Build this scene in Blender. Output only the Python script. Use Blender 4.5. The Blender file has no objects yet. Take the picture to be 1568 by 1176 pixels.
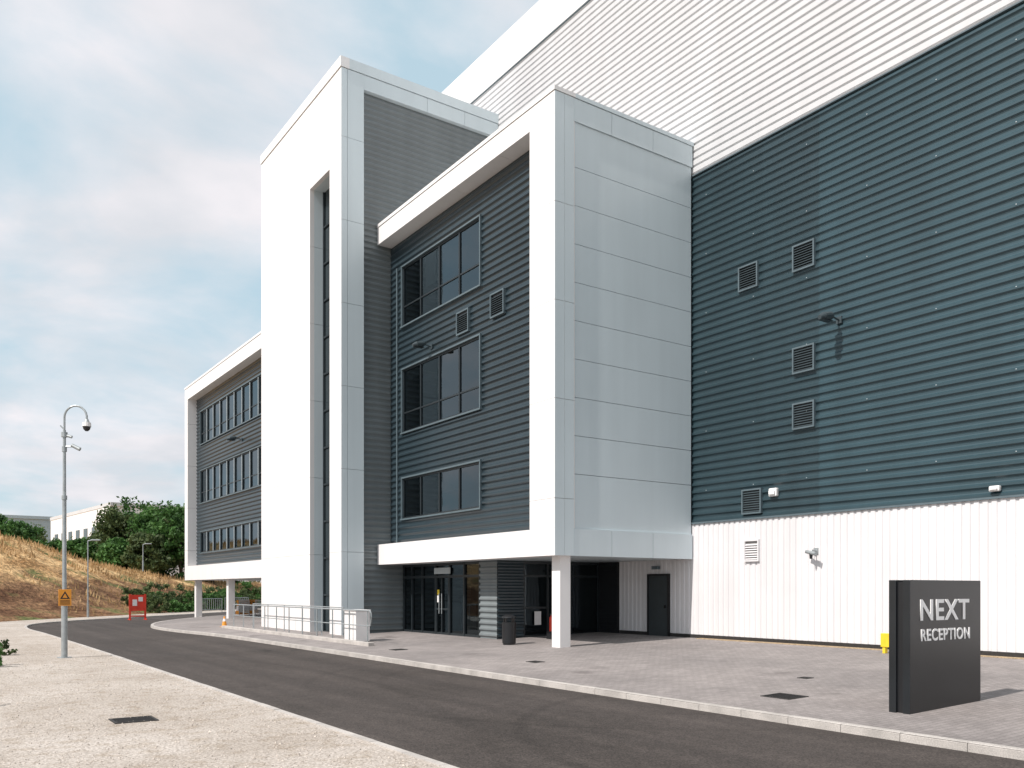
import bpy, math, random
from mathutils import Vector, noise, Matrix
random.seed(7)
D = bpy.data
scene = bpy.context.scene
COL = scene.collection

# ------------------------------------------------------------------ materials
def mat(name, col, rough=0.6, metal=0.0, nscale=3.0, namt=0.08, bump=0.0, bscale=40.0, spec=0.5, fine=None, stretch=None, streak=0.0):
    m = D.materials.new(name); m.use_nodes = True
    nt = m.node_tree; N = nt.nodes; L = nt.links
    b = N["Principled BSDF"]
    b.inputs["Roughness"].default_value = rough
    b.inputs["Metallic"].default_value = metal
    b.inputs["Specular IOR Level"].default_value = spec
    tc = N.new("ShaderNodeTexCoord")
    def layer(scale, detail, a, sc=None):
        v = tc.outputs["Object"]
        if sc:
            mp = N.new("ShaderNodeMapping"); L.new(v, mp.inputs[0]); mp.inputs["Scale"].default_value = sc; v = mp.outputs[0]
        n2 = N.new("ShaderNodeTexNoise"); n2.inputs["Scale"].default_value = scale; n2.inputs["Detail"].default_value = detail
        L.new(v, n2.inputs["Vector"])
        r2 = N.new("ShaderNodeValToRGB")
        r2.color_ramp.elements[0].position = 0.35; r2.color_ramp.elements[1].position = 0.65
        r2.color_ramp.elements[0].color = (1-a, 1-a, 1-a, 1); r2.color_ramp.elements[1].color = (1+a, 1+a, 1+a, 1)
        L.new(n2.outputs["Fac"], r2.inputs[0]); return r2.outputs[0]
    def mulc(a, c):
        mx = N.new("ShaderNodeMixRGB"); mx.blend_type = 'MULTIPLY'; mx.inputs[0].default_value = 1
        L.new(a, mx.inputs[1]); L.new(c, mx.inputs[2]); return mx.outputs[0]
    rgb = N.new("ShaderNodeRGB"); rgb.outputs[0].default_value = (*col, 1)
    out = mulc(rgb.outputs[0], layer(nscale, 6, namt, stretch))
    if fine: out = mulc(out, layer(fine[0], 3, fine[1]))
    if streak > 0: out = mulc(out, layer(1.0, 4, streak, (2.2, 2.2, 0.12)))
    L.new(out, b.inputs["Base Color"])
    if bump > 0:
        n3 = N.new("ShaderNodeTexNoise"); n3.inputs["Scale"].default_value = bscale; n3.inputs["Detail"].default_value = 4
        L.new(tc.outputs["Object"], n3.inputs["Vector"])
        bp = N.new("ShaderNodeBump"); bp.inputs["Strength"].default_value = bump; bp.inputs["Distance"].default_value = 0.02
        L.new(n3.outputs["Fac"], bp.inputs["Height"]); L.new(bp.outputs[0], b.inputs["Normal"])
    return m

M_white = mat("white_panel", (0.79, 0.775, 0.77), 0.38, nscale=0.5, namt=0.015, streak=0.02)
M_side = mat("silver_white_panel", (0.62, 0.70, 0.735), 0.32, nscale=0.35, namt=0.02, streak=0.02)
M_gap = mat("dark_joint_grey", (0.12, 0.14, 0.15), 0.7)  # dark grey backing behind the panel joints, also tower core and cabinet seam
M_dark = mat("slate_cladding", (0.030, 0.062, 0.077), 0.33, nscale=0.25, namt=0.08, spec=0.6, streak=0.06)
M_dark2 = mat("slate_cladding_darker", (0.024, 0.047, 0.058), 0.33, nscale=0.25, namt=0.08, spec=0.6, streak=0.06)  # slightly darker slate tone for the bay beside the office block
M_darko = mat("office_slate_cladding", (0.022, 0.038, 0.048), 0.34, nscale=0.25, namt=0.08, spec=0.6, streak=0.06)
M_light = mat("pale_silver_cladding", (0.57, 0.575, 0.585), 0.40, nscale=0.15, namt=0.03, streak=0.03)
M_mid = mat("grey_cladding", (0.175, 0.20, 0.208), 0.40, nscale=0.4, namt=0.06, streak=0.05)
M_wwall = mat("white_ribbed_sheet", (0.68, 0.67, 0.68), 0.42, nscale=0.5, namt=0.03, streak=0.04)
M_trim = mat("grey_trim", (0.095, 0.13, 0.148), 0.45, 0.0)
M_flash = mat("pale_flashing", (0.42, 0.47, 0.49), 0.45)
M_frame = mat("dark_window_frame", (0.016, 0.022, 0.026), 0.4)
M_black = mat("black_paint", (0.012, 0.013, 0.015), 0.35)
M_signb = mat("sign_charcoal", (0.014, 0.017, 0.020), 0.28, nscale=1.5, namt=0.15)
M_text = mat("sign_lettering", (0.93, 0.93, 0.93), 0.5, namt=0.01)
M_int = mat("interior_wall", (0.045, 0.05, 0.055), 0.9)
M_blind = mat("roller_blind", (0.22, 0.24, 0.25), 0.8)
M_galv = mat("galvanised_steel", (0.36, 0.39, 0.40), 0.45, 0.5, nscale=6, namt=0.1)
M_kerb = mat("kerb_concrete", (0.43, 0.405, 0.38), 0.9, nscale=2.5, namt=0.14, fine=(60, 0.14), bump=0.3)
M_conc = mat("concrete_grey", (0.30, 0.29, 0.28), 0.9, nscale=2.0, namt=0.12, fine=(50, 0.12))
M_iron = mat("cast_iron", (0.035, 0.033, 0.032), 0.7, 0.3, nscale=20, namt=0.2)
M_yel = mat("safety_yellow", (0.75, 0.55, 0.03), 0.5)
M_org = mat("warning_orange", (0.75, 0.30, 0.03), 0.5)
M_red = mat("signal_red", (0.70, 0.045, 0.02), 0.5)
M_bark = mat("bark", (0.09, 0.065, 0.045), 0.9, nscale=8, namt=0.3)
M_pebble = mat("pebbles", (0.46, 0.41, 0.36), 0.9, nscale=9, namt=0.35)
M_darkdoor = mat("dark_door", (0.030, 0.040, 0.045), 0.5)
M_louv = mat("louvre_metal", (0.045, 0.063, 0.072), 0.45, 0.1)

def glassmat(name, tint, refl):
    m = D.materials.new(name); m.use_nodes = True
    nt = m.node_tree; N = nt.nodes; L = nt.links; N.clear()
    o = N.new("ShaderNodeOutputMaterial"); mx = N.new("ShaderNodeMixShader")
    tr = N.new("ShaderNodeBsdfTransparent"); tr.inputs[0].default_value = (*tint, 1)
    gl = N.new("ShaderNodeBsdfGlossy"); gl.inputs["Roughness"].default_value = 0.015; gl.inputs[0].default_value = (0.70, 0.84, 0.92, 1)
    fr = N.new("ShaderNodeFresnel"); fr.inputs[0].default_value = refl
    tc = N.new("ShaderNodeTexCoord"); nz = N.new("ShaderNodeTexNoise"); nz.inputs["Scale"].default_value = 0.8
    L.new(tc.outputs["Object"], nz.inputs["Vector"])
    bp = N.new("ShaderNodeBump"); bp.inputs["Strength"].default_value = 0.12; bp.inputs["Distance"].default_value = 0.05
    L.new(nz.outputs["Fac"], bp.inputs["Height"]); L.new(bp.outputs[0], gl.inputs["Normal"])
    L.new(fr.outputs[0], mx.inputs[0]); L.new(tr.outputs[0], mx.inputs[1]); L.new(gl.outputs[0], mx.inputs[2]); L.new(mx.outputs[0], o.inputs[0])
    return m
M_glass = glassmat("tinted_glass", (0.26, 0.31, 0.33), 2.0)
M_glass2 = glassmat("clear_dark_glass", (0.34, 0.38, 0.40), 1.6)

def leafmat(name, c0, c1, sc):
    m = D.materials.new(name); m.use_nodes = True
    nt = m.node_tree; N = nt.nodes; L = nt.links
    b = N["Principled BSDF"]; b.inputs["Roughness"].default_value = 0.6; b.inputs["Specular IOR Level"].default_value = 0.25
    tc = N.new("ShaderNodeTexCoord"); n = N.new("ShaderNodeTexNoise"); n.inputs["Scale"].default_value = sc; n.inputs["Detail"].default_value = 5
    L.new(tc.outputs["Object"], n.inputs["Vector"])
    r = N.new("ShaderNodeValToRGB"); r.color_ramp.elements[0].position = 0.35; r.color_ramp.elements[1].position = 0.65
    r.color_ramp.elements[0].color = (*c0, 1); r.color_ramp.elements[1].color = (*c1, 1)
    L.new(n.outputs["Fac"], r.inputs[0]); L.new(r.outputs[0], b.inputs["Base Color"])
    t = N.new("ShaderNodeBsdfTranslucent"); L.new(r.outputs[0], t.inputs[0])
    mx = N.new("ShaderNodeMixShader"); mx.inputs[0].default_value = 0.3
    L.new(b.outputs[0], mx.inputs[1]); L.new(t.outputs[0], mx.inputs[2]); L.new(mx.outputs[0], N["Material Output"].inputs[0])
    return m
M_leaf = leafmat("leaves", (0.035, 0.085, 0.025), (0.09, 0.20, 0.05), 0.6)
M_leafd = leafmat("leaves_olive", (0.045, 0.075, 0.03), (0.12, 0.16, 0.06), 0.8)
M_dry = leafmat("dry_grass_blades", (0.32, 0.20, 0.095), (0.60, 0.42, 0.22), 0.3)

# ------------------------------------------------------------------ mesh helpers
def empty(name):
    e = D.objects.new(name, None); COL.objects.link(e); return e

class MB:
    def __init__(s): s.v = []; s.f = []; s.m = []
    def quad(s, a, b, c, d, mi=0):
        i = len(s.v); s.v += [tuple(a), tuple(b), tuple(c), tuple(d)]; s.f.append((i, i+1, i+2, i+3)); s.m.append(mi)
    def tri(s, a, b, c, mi=0):
        i = len(s.v); s.v += [tuple(a), tuple(b), tuple(c)]; s.f.append((i, i+1, i+2)); s.m.append(mi)
    def box(s, x0, x1, y0, y1, z0, z1, mi=0):
        if x0 > x1: x0, x1 = x1, x0
        if y0 > y1: y0, y1 = y1, y0
        if z0 > z1: z0, z1 = z1, z0
        i = len(s.v)
        s.v += [(x0,y0,z0),(x1,y0,z0),(x1,y1,z0),(x0,y1,z0),(x0,y0,z1),(x1,y0,z1),(x1,y1,z1),(x0,y1,z1)]
        for f in ((0,3,2,1),(4,5,6,7),(0,1,5,4),(1,2,6,5),(2,3,7,6),(3,0,4,7)):
            s.f.append(tuple(i+k for k in f)); s.m.append(mi)
    def prism(s, pts, z0, z1, mi=0):
        i = len(s.v); n = len(pts)
        s.v += [(p[0], p[1], z0) for p in pts] + [(p[0], p[1], z1) for p in pts]
        s.f.append(tuple(range(i+n-1, i-1, -1))); s.m.append(mi)
        s.f.append(tuple(range(i+n, i+2*n))); s.m.append(mi)
        for k in range(n):
            k2 = (k+1) % n
            s.f.append((i+k, i+k2, i+n+k2, i+n+k)); s.m.append(mi)
    def tube(s, p0, p1, r0, r1=None, n=10, mi=0, caps=True):
        if r1 is None: r1 = r0
        p0 = Vector(p0); p1 = Vector(p1); d = (p1-p0)
        if d.length < 1e-6: return
        d.normalize()
        a = d.orthogonal().normalized(); b = d.cross(a)
        i = len(s.v)
        for p, r in ((p0, r0), (p1, r1)):
            for k in range(n):
                t = 2*math.pi*k/n
                s.v.append(tuple(p + (a*math.cos(t)+b*math.sin(t))*r))
        for k in range(n):
            k2 = (k+1) % n
            s.f.append((i+k, i+k2, i+n+k2, i+n+k)); s.m.append(mi)
        if caps:
            s.f.append(tuple(range(i+n-1, i-1, -1))); s.m.append(mi)
            s.f.append(tuple(range(i+n, i+2*n))); s.m.append(mi)
    def path(s, pts, r, n=8, mi=0):
        for a, b in zip(pts[:-1], pts[1:]): s.tube(a, b, r, r, n, mi)
    def obj(s, name, mats, parent=None, smooth=False, bevel=0.0):
        me = D.meshes.new(name); me.from_pydata(s.v, [], s.f)
        if not isinstance(mats, (list, tuple)): mats = [mats]
        for m in mats: me.materials.append(m)
        me.polygons.foreach_set("material_index", s.m)
        if smooth: me.polygons.foreach_set("use_smooth", [True]*len(s.f))
        me.update()
        o = D.objects.new(name, me); COL.objects.link(o)
        if parent: o.parent = parent
        if bevel > 0:
            bv = o.modifiers.new("bevel", 'BEVEL'); bv.width = bevel; bv.segments = 2; bv.limit_method = 'ANGLE'
        return o

PER = 0.25
def profile(a0, a1, per, depth, offs):
    def val(a):
        t = (a / per) % 1.0
        for (t0, d0), (t1, d1) in zip(offs[:-1], offs[1:]):
            if t0 <= t <= t1: return (d0 + (d1-d0)*(t-t0)/(t1-t0))*depth
        return 0
    pts = [a0]
    k = math.floor(a0/per)
    while k*per < a1:
        for t, _ in offs[:-1]:
            a = (k+t)*per
            if a0+1e-5 < a < a1-1e-5: pts.append(a)
        k += 1
    pts.append(a1)
    return [(a, val(a)) for a in pts]
HOFF = [(0,0),(0.10,0.0),(0.26,0.75),(0.38,1.0),(0.56,1.0),(0.68,0.75),(0.86,0.0),(1,0)]
LOFF = [(0,0),(0.58,0.0),(0.68,1.0),(0.84,1.0),(0.94,0.0),(1,0)]
VOFF = [(0,0),(0.55,0),(0.65,1),(0.90,1),(1,0)]
def corr(mb, plane, P, u0, u1, z0, z1, per=PER, depth=0.055, vertical=False, mi=0, offs=None):
    offs = offs or (VOFF if vertical else HOFF)
    pr = profile(u0, u1, per, depth, offs) if vertical else profile(z0, z1, per, depth, offs)
    def W(u, z, d):
        return (P+d, u, z) if plane == 'X' else (u, P+d, z)
    for (a, da), (b, db) in zip(pr[:-1], pr[1:]):
        if vertical: mb.quad(W(a, z0, da), W(b, z0, db), W(b, z1, db), W(a, z1, da), mi)
        else: mb.quad(W(u0, a, da), W(u1, a, da), W(u1, b, db), W(u0, b, db), mi)

def clad_with_windows(mb, X, y0, y1, z0, z1, wins, **k):
    z = z0
    for (a, b, c, d) in wins:
        corr(mb, 'X', X, y0, y1, z, c, **k)
        corr(mb, 'X', X, y0, a, c, d, **k)
        corr(mb, 'X', X, b, y1, c, d, **k)
        z = d
    corr(mb, 'X', X, y0, y1, z, z1, **k)

def window_x(fr, tr, gl, bl, X, y0, y1, z0, z1, n, transom=None, blindseed=0):
    w = 0.06
    tr.box(X-0.05, X+0.16, y0, y1, z1-w, z1); tr.box(X-0.07, X+0.16, y0-0.03, y1+0.03, z0, z0+w)
    tr.box(X-0.045, X+0.16, y0, y0+w, z0+w, z1-w); tr.box(X-0.045, X+0.16, y1-w, y1, z0+w, z1-w)
    a0, a1, c0, c1 = y0+w, y1-w, z0+w, z1-w
    f = 0.07
    fr.box(X+0.03, X+0.12, a0, a1, c0, c0+f); fr.box(X+0.03, X+0.12, a0, a1, c1-f, c1)
    st = (a1-a0)/n
    for i in range(n+1):
        y = a0+st*i
        yy0 = max(a0, y-0.04); yy1 = min(a1, y+0.04)
        if i in (0,): yy1 = a0+0.06
        if i == n: yy0 = a1-0.06
        fr.box(X+0.025, X+0.125, yy0, yy1, c0+f, c1-f)
    if transom:
        fr.box(X+0.035, X+0.115, a0+0.06, a1-0.06, transom-0.03, transom+0.03)
    gl.quad((X+0.07, a1, c0), (X+0.07, a0, c0), (X+0.07, a0, c1), (X+0.07, a1, c1))   # normal faces outwards (-X)
    rnd = random.Random(blindseed)
    for i in range(n):
        h = rnd.choice([0.0, 0.0, 0.15, 0.3, 0.5])
        if h > 0:
            bl.box(X+0.22, X+0.24, a0+st*i+0.06, a0+st*(i+1)-0.06, c1-(c1-c0)*h, c1)

def panels(mb, plane, P, u0, u1, z0, z1, us, zs, th=0.12, gap=0.014):
    U = [u0]+[u for u in us if u0 < u < u1]+[u1]; Z = [z0]+[z for z in zs if z0 < z < z1]+[z1]
    for a, b in zip(U[:-1], U[1:]):
        for c, d in zip(Z[:-1], Z[1:]):
            aa = a if a == u0 else a+gap/2; bb = b if b == u1 else b-gap/2
            cc = c if c == z0 else c+gap/2; dd = d if d == z1 else d-gap/2
            if plane == 'X': mb.box(P, P+th, aa, bb, cc, dd)
            else: mb.box(aa, bb, P, P+th, cc, dd)

# ------------------------------------------------------------------ ground, road, pavements
def smooth_path(pts, n=140):
    P = [Vector((p[0], p[1], 0)) for p in pts]
    P = [P[0]*2-P[1]]+P+[P[-1]*2-P[-2]]
    out = []
    for i in range(1, len(P)-2):
        for k in range(24):
            t = k/24
            a, b, c, d = P[i-1], P[i], P[i+1], P[i+2]
            out.append(0.5*((2*b)+(c-a)*t+(2*a-5*b+4*c-d)*t*t+(3*b-a-3*c+d)*t**3))
    out.append(P[-2])
    L = [0]
    for a, b in zip(out[:-1], out[1:]): L.append(L[-1]+(b-a).length)
    res = []; j = 0
    for i in range(n+1):
        s = L[-1]*i/n
        while j < len(L)-2 and L[j+1] < s: j += 1
        t = (s-L[j])/max(1e-9, L[j+1]-L[j])
        res.append(out[j].lerp(out[j+1], t))
    return res, L[-1]

inner, Li = smooth_path([(11,-40),(11,-10),(11,15),(11,30),(10.9,38),(10.35,44),(10.4,49),(11.6,54),(13.6,58.5),(16.8,63.5),(22,70),(35,85),(60,112),(110,165)], 200)
outer, Lo = smooth_path([(5,-40),(5,-10),(5,15),(5,30),(4.9,44),(4.8,51),(5.6,57),(8.2,62),(13.6,68),(20.7,76),(33,90),(57,117),(107,170)], 200)
ZR, ZV, ZP = -0.41, -0.33, -0.297

g = MB(); g.quad((-3000,-3000,-0.47),(3000,-3000,-0.47),(3000,3000,-0.47),(-3000,3000,-0.47))
M_ground = mat("rough_grass_ground", (0.16, 0.14, 0.08), 0.95, nscale=0.05, namt=0.25)
g.obj("ground", M_ground)

M_asph = D.materials.new("asphalt"); M_asph.use_nodes = True
nt = M_asph.node_tree; N = nt.nodes; L = nt.links; b = N["Principled BSDF"]; b.inputs["Roughness"].default_value = 0.85; b.inputs["Specular IOR Level"].default_value = 0.25
tc = N.new("ShaderNodeTexCoord")
def addnoise(scale, detail, p0, p1, c0, c1, vec=None, dist=0.0):
    n = N.new("ShaderNodeTexNoise"); n.inputs["Scale"].default_value = scale; n.inputs["Detail"].default_value = detail; n.inputs["Distortion"].default_value = dist
    L.new(vec or tc.outputs["Object"], n.inputs["Vector"])
    r = N.new("ShaderNodeValToRGB"); r.color_ramp.elements[0].position = p0; r.color_ramp.elements[1].position = p1
    r.color_ramp.elements[0].color = (*c0, 1); r.color_ramp.elements[1].color = (*c1, 1); L.new(n.outputs["Fac"], r.inputs[0]); return r.outputs[0]
def mul(a, b2, f=1.0, mode='MULTIPLY'):
    m = N.new("ShaderNodeMixRGB"); m.blend_type = mode; m.inputs[0].default_value = f
    L.new(a, m.inputs[1]); L.new(b2, m.inputs[2]); return m.outputs[0]
mp = N.new("ShaderNodeMapping"); mp.inputs["Scale"].default_value = (1.6, 0.07, 1); L.new(tc.outputs["Object"], mp.inputs[0])
c = addnoise(0.35, 5, 0.3, 0.7, (0.049,0.043,0.040), (0.066,0.058,0.055))
c = mul(c, addnoise(1.0, 3, 0.35, 0.65, (0.84,0.84,0.84), (1.12,1.11,1.10), mp.outputs[0]))
c = mul(c, addnoise(45, 3, 0.35, 0.65, (0.58,0.58,0.58), (1.50,1.46,1.42)))
c = mul(c, addnoise(6, 4, 0.35, 0.65, (0.9,0.9,0.9), (1.1,1.1,1.1)))
c = mul(c, addnoise(0.9, 2, 0.22, 0.30, (0.78,0.78,0.78), (1.0,1.0,1.0)))
def ring(cx, cy, r0, wd, amt):
    mp2 = N.new("ShaderNodeMapping"); mp2.inputs["Location"].default_value = (-cx, -cy, 0); L.new(tc.outputs["Object"], mp2.inputs[0])
    ln = N.new("ShaderNodeVectorMath"); ln.operation = 'LENGTH'; L.new(mp2.outputs[0], ln.inputs[0])
    m1 = N.new("ShaderNodeMath"); m1.operation = 'SUBTRACT'; L.new(ln.outputs["Value"], m1.inputs[0]); m1.inputs[1].default_value = r0
    m2 = N.new("ShaderNodeMath"); m2.operation = 'ABSOLUTE'; L.new(m1.outputs[0], m2.inputs[0])
    r = N.new("ShaderNodeValToRGB"); r.color_ramp.elements[0].position = wd*0.3; r.color_ramp.elements[0].color = (1-amt,)*3+(1,); r.color_ramp.elements[1].position = wd; r.color_ramp.elements[1].color = (1,1,1,1)
    L.new(m2.outputs[0], r.inputs[0]); return r.outputs[0]
c = mul(c, ring(12.5, 7.0, 6.2, 0.16, 0.17)); c = mul(c, ring(14.0, 15.0, 7.6, 0.16, 0.12)); c = mul(c, ring(14.0, 15.0, 6.0, 0.16, 0.10)); c = mul(c, ring(-18, 20, 26.4, 0.18, 0.12))
L.new(c, b.inputs["Base Color"])
n3 = N.new("ShaderNodeTexNoise"); n3.inputs["Scale"].default_value = 60; L.new(tc.outputs["Object"], n3.inputs["Vector"])
bp = N.new("ShaderNodeBump"); bp.inputs["Strength"].default_value = 0.6; bp.inputs["Distance"].default_value = 0.012
L.new(n3.outputs["Fac"], bp.inputs["Height"]); L.new(bp.outputs[0], b.inputs["Normal"])
r_ = MB()
for a, b1, c1, d1 in zip(outer[:-1], inner[:-1], inner[1:], outer[1:]):
    r_.quad((a.x,a.y,ZR),(b1.x,b1.y,ZR),(c1.x,c1.y,ZR),(d1.x,d1.y,ZR))
r_.obj("road", M_asph)

M_pave = D.materials.new("block_paving"); M_pave.use_nodes = True
nt = M_pave.node_tree; N = nt.nodes; L = nt.links; b = N["Principled BSDF"]; b.inputs["Roughness"].default_value = 0.85
tc = N.new("ShaderNodeTexCoord")
br = N.new("ShaderNodeTexBrick"); br.inputs["Scale"].default_value = 1.0; br.inputs["Brick Width"].default_value = 0.21; br.inputs["Row Height"].default_value = 0.105
br.inputs["Mortar Size"].default_value = 0.006; br.inputs["Color1"].default_value = (0.232,0.214,0.208,1); br.inputs["Color2"].default_value = (0.285,0.263,0.256,1); br.inputs["Mortar"].default_value = (0.15,0.14,0.135,1)
L.new(tc.outputs["Object"], br.inputs["Vector"])
c = mul(br.outputs["Color"], addnoise(0.25, 6, 0.35, 0.65, (0.86,0.85,0.85), (1.12,1.10,1.09)))
c = mul(c, addnoise(1.7, 5, 0.42, 0.60, (0.92,0.92,0.92), (1.04,1.04,1.04)))
c = mul(c, addnoise(0.55, 3, 0.30, 0.36, (0.74,0.73,0.73), (1.0,1.0,1.0)))
c = mul(c, addnoise(40, 2, 0.3, 0.7, (0.86,0.86,0.86), (1.14,1.14,1.14)))
L.new(c, b.inputs["Base Color"])
p_ = MB()
for a, b1 in zip(inner[:-1], inner[1:]):
    for (d0, z0, d1, z1) in ((0, ZP, 11, 0.0), (11, 0.0, 60, 0.0)):
        p_.quad((a.x+d0,a.y,z0),(a.x+d1,a.y,z1),(b1.x+d1,b1.y,z1),(b1.x+d0,b1.y,z0))
p_.obj("paved_forecourt", M_pave)

M_verge = D.materials.new("pale_gravel_verge"); M_verge.use_nodes = True
nt = M_verge.node_tree; N = nt.nodes; L = nt.links; b = N["Principled BSDF"]; b.inputs["Roughness"].default_value = 0.95
tc = N.new("ShaderNodeTexCoord")
c = addnoise(0.45, 6, 0.35, 0.65, (0.40,0.36,0.32), (0.50,0.465,0.43))
c = mul(c, addnoise(28, 4, 0.35, 0.62, (0.66,0.63,0.60), (1.18,1.17,1.16)))
c = mul(c, addnoise(3.5, 6, 0.30, 0.5, (0.80,0.76,0.70), (1.0,1.0,1.0)))
c = mul(c, addnoise(110, 2, 0.30, 0.45, (0.55,0.50,0.46), (1.0,1.0,1.0)))
L.new(c, b.inputs["Base Color"])
n3 = N.new("ShaderNodeTexNoise"); n3.inputs["Scale"].default_value = 30; n3.inputs["Detail"].default_value = 5; L.new(tc.outputs["Object"], n3.inputs["Vector"])
bp = N.new("ShaderNodeBump"); bp.inputs["Strength"].default_value = 0.8; bp.inputs["Distance"].default_value = 0.02
L.new(n3.outputs["Fac"], bp.inputs["Height"]); L.new(bp.outputs[0], b.inputs["Normal"])
v_ = MB()
for a, b1 in zip(outer[:-1], outer[1:]):
    v_.quad((-80,a.y,ZV-0.02),(a.x-0.12,a.y,ZV-0.02),(b1.x-0.12,b1.y,ZV-0.02),(-80,b1.y,ZV-0.02))
v_.obj("gravel_verge", M_verge)

def kerb(path, total, side, w, ztop, name, matl, seg=0.915):
    n = int(total/seg)
    kb = MB(); L2 = [0]
    for a, b2 in zip(path[:-1], path[1:]): L2.append(L2[-1]+(b2-a).length)
    def at(s):
        j = min(len(path)-2, max(0, int(s/total*(len(path)-1))))
        while j < len(L2)-2 and L2[j+1] < s: j += 1
        while j > 0 and L2[j] > s: j -= 1
        t = (s-L2[j])/(L2[j+1]-L2[j]); return path[j].lerp(path[j+1], t)
    for i in range(n):
        a = at(i*seg+0.004); b2 = at((i+1)*seg-0.004)
        if a.y < -20 or a.y > 140: continue
        d = (b2-a).normalized(); nn = Vector((d.y, -d.x, 0))*side
        p = [a, b2, b2+nn*w, a+nn*w]
        i0 = len(kb.v); ch = 0.02
        q = [a+nn*ch, b2+nn*ch, b2+nn*w, a+nn*w]
        zz = ztop+random.uniform(-0.003, 0.003)
        kb.v += [(v.x,v.y,ZR-0.08) for v in p]+[(v.x,v.y,zz-ch) for v in p]+[(v.x,v.y,zz) for v in q]
        for f in ((0,1,5,4),(1,2,6,5),(2,3,7,6),(3,0,4,7),(4,5,9,8),(5,6,10,9),(6,7,11,10),(7,4,8,11),(8,9,10,11)):
            kb.f.append(tuple(i0+t for t in f)); kb.m.append(0)
    return kb.obj(name, matl)
kerb(inner, Li, 1, 0.15, ZP+0.008, "kerb", M_kerb)
kerb(outer, Lo, -1, 0.13, ZV, "kerb", M_kerb)

# ------------------------------------------------------------------ embankment
foot, Lf = smooth_path([(-90,40),(-40,48),(-5,55),(2,58.5),(6,63.5),(12,70),(19,78.5),(31,93),(56,121),(110,176)], 260)
def Hx(x):
    T = [(-200,12),(-60,10.5),(-10,8.2),(7,6.3),(16,4.6),(26,3.1),(40,2.5),(80,2.2),(300,2.2)]
    for (a, ha), (b2, hb) in zip(T[:-1], T[1:]):
        if a <= x <= b2: return ha+(hb-ha)*(x-a)/(b2-a)
    return 2.2
OD = Vector((-0.35, 0.937, 0))
def bankz(x, y, w):
    t = min(1, max(0, w/21.0)); s = t*t*(3-2*t)*0.6+t*0.4
    n = noise.noise(Vector((x*0.12, y*0.12, 0)))*0.9+noise.noise(Vector((x*0.45, y*0.45, 3)))*0.45
    return -0.5+(Hx(x)+0.5)*s + n*min(1, w/6.0)*(0.6 if w < 40 else 0.3)
ws = [0,0.7,1.4,2.2,3,4,5,6,7,8,9,10,11,12,13,14,15,16,17,18,19,20,21,22,23,24,26,28,31,35,40,50,65,90,130,200,320]
bk = MB(); idx = []
for p in foot:
    row = []
    for w in ws:
        q = p+OD*w; row.append(len(bk.v)); bk.v.append((q.x, q.y, bankz(q.x, q.y, w)))
    idx.append(row)
for i in range(len(idx)-1):
    for j in range(len(ws)-1):
        bk.f.append((idx[i][j], idx[i+1][j], idx[i+1][j+1], idx[i][j+1])); bk.m.append(0)
M_bank = D.materials.new("dry_grass_bank"); M_bank.use_nodes = True
nt = M_bank.node_tree; N = nt.nodes; L = nt.links; b = N["Principled BSDF"]; b.inputs["Roughness"].default_value = 1.0; b.inputs["Specular IOR Level"].default_value = 0.1
tc = N.new("ShaderNodeTexCoord")
mp = N.new("ShaderNodeMapping"); mp.inputs["Scale"].default_value = (0.5, 0.5, 2.0); L.new(tc.outputs["Object"], mp.inputs[0])
cu_ = addnoise(0.5, 8, 0.36, 0.60, (0.42,0.25,0.12), (0.66,0.46,0.25), mp.outputs[0], 0.5)
cl_ = addnoise(0.6, 8, 0.40, 0.62, (0.13,0.070,0.042), (0.27,0.165,0.095), mp.outputs[0], 0.5)
sp = N.new("ShaderNodeSeparateXYZ"); L.new(tc.outputs["Object"], sp.inputs[0])
nzz = N.new("ShaderNodeTexNoise"); nzz.inputs["Scale"].default_value = 0.35; nzz.inputs["Detail"].default_value = 6; L.new(tc.outputs["Object"], nzz.inputs["Vector"])
ad = N.new("ShaderNodeMath"); ad.operation = 'MULTIPLY_ADD'; L.new(nzz.outputs["Fac"], ad.inputs[0]); ad.inputs[1].default_value = 4.0; L.new(sp.outputs[2], ad.inputs[2])
mrr = N.new("ShaderNodeMapRange"); mrr.inputs[1].default_value = 4.0; mrr.inputs[2].default_value = 5.2; L.new(ad.outputs[0], mrr.inputs[0])
m0 = N.new("ShaderNodeMixRGB"); L.new(mrr.outputs[0], m0.inputs[0]); L.new(cl_, m0.inputs[1]); L.new(cu_, m0.inputs[2])
c = mul(m0.outputs[0], addnoise(2.5, 6, 0.35, 0.65, (0.68,0.66,0.62), (1.2,1.17,1.12)))
gr = addnoise(0.30, 6, 0.55, 0.64, (0,0,0), (1,1,1))
mm = N.new("ShaderNodeMixRGB"); L.new(gr, mm.inputs[0]); L.new(c, mm.inputs[1]); mm.inputs[2].default_value = (0.13,0.14,0.055,1)
L.new(mm.outputs[0], b.inputs["Base Color"])
n3 = N.new("ShaderNodeTexNoise"); n3.inputs["Scale"].default_value = 2.5; n3.inputs["Detail"].default_value = 8; L.new(tc.outputs["Object"], n3.inputs["Vector"])
bp = N.new("ShaderNodeBump"); bp.inputs["Strength"].default_value = 0.9; bp.inputs["Distance"].default_value = 0.4
L.new(n3.outputs["Fac"], bp.inputs["Height"]); L.new(bp.outputs[0], b.inputs["Normal"])
bk.obj("grass_embankment", M_bank, smooth=True)

def bank_at(i, w):
    p = foot[max(0, min(len(foot)-1, i))]; q = p+OD*w
    return Vector((q.x, q.y, bankz(q.x, q.y, w)))

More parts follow.
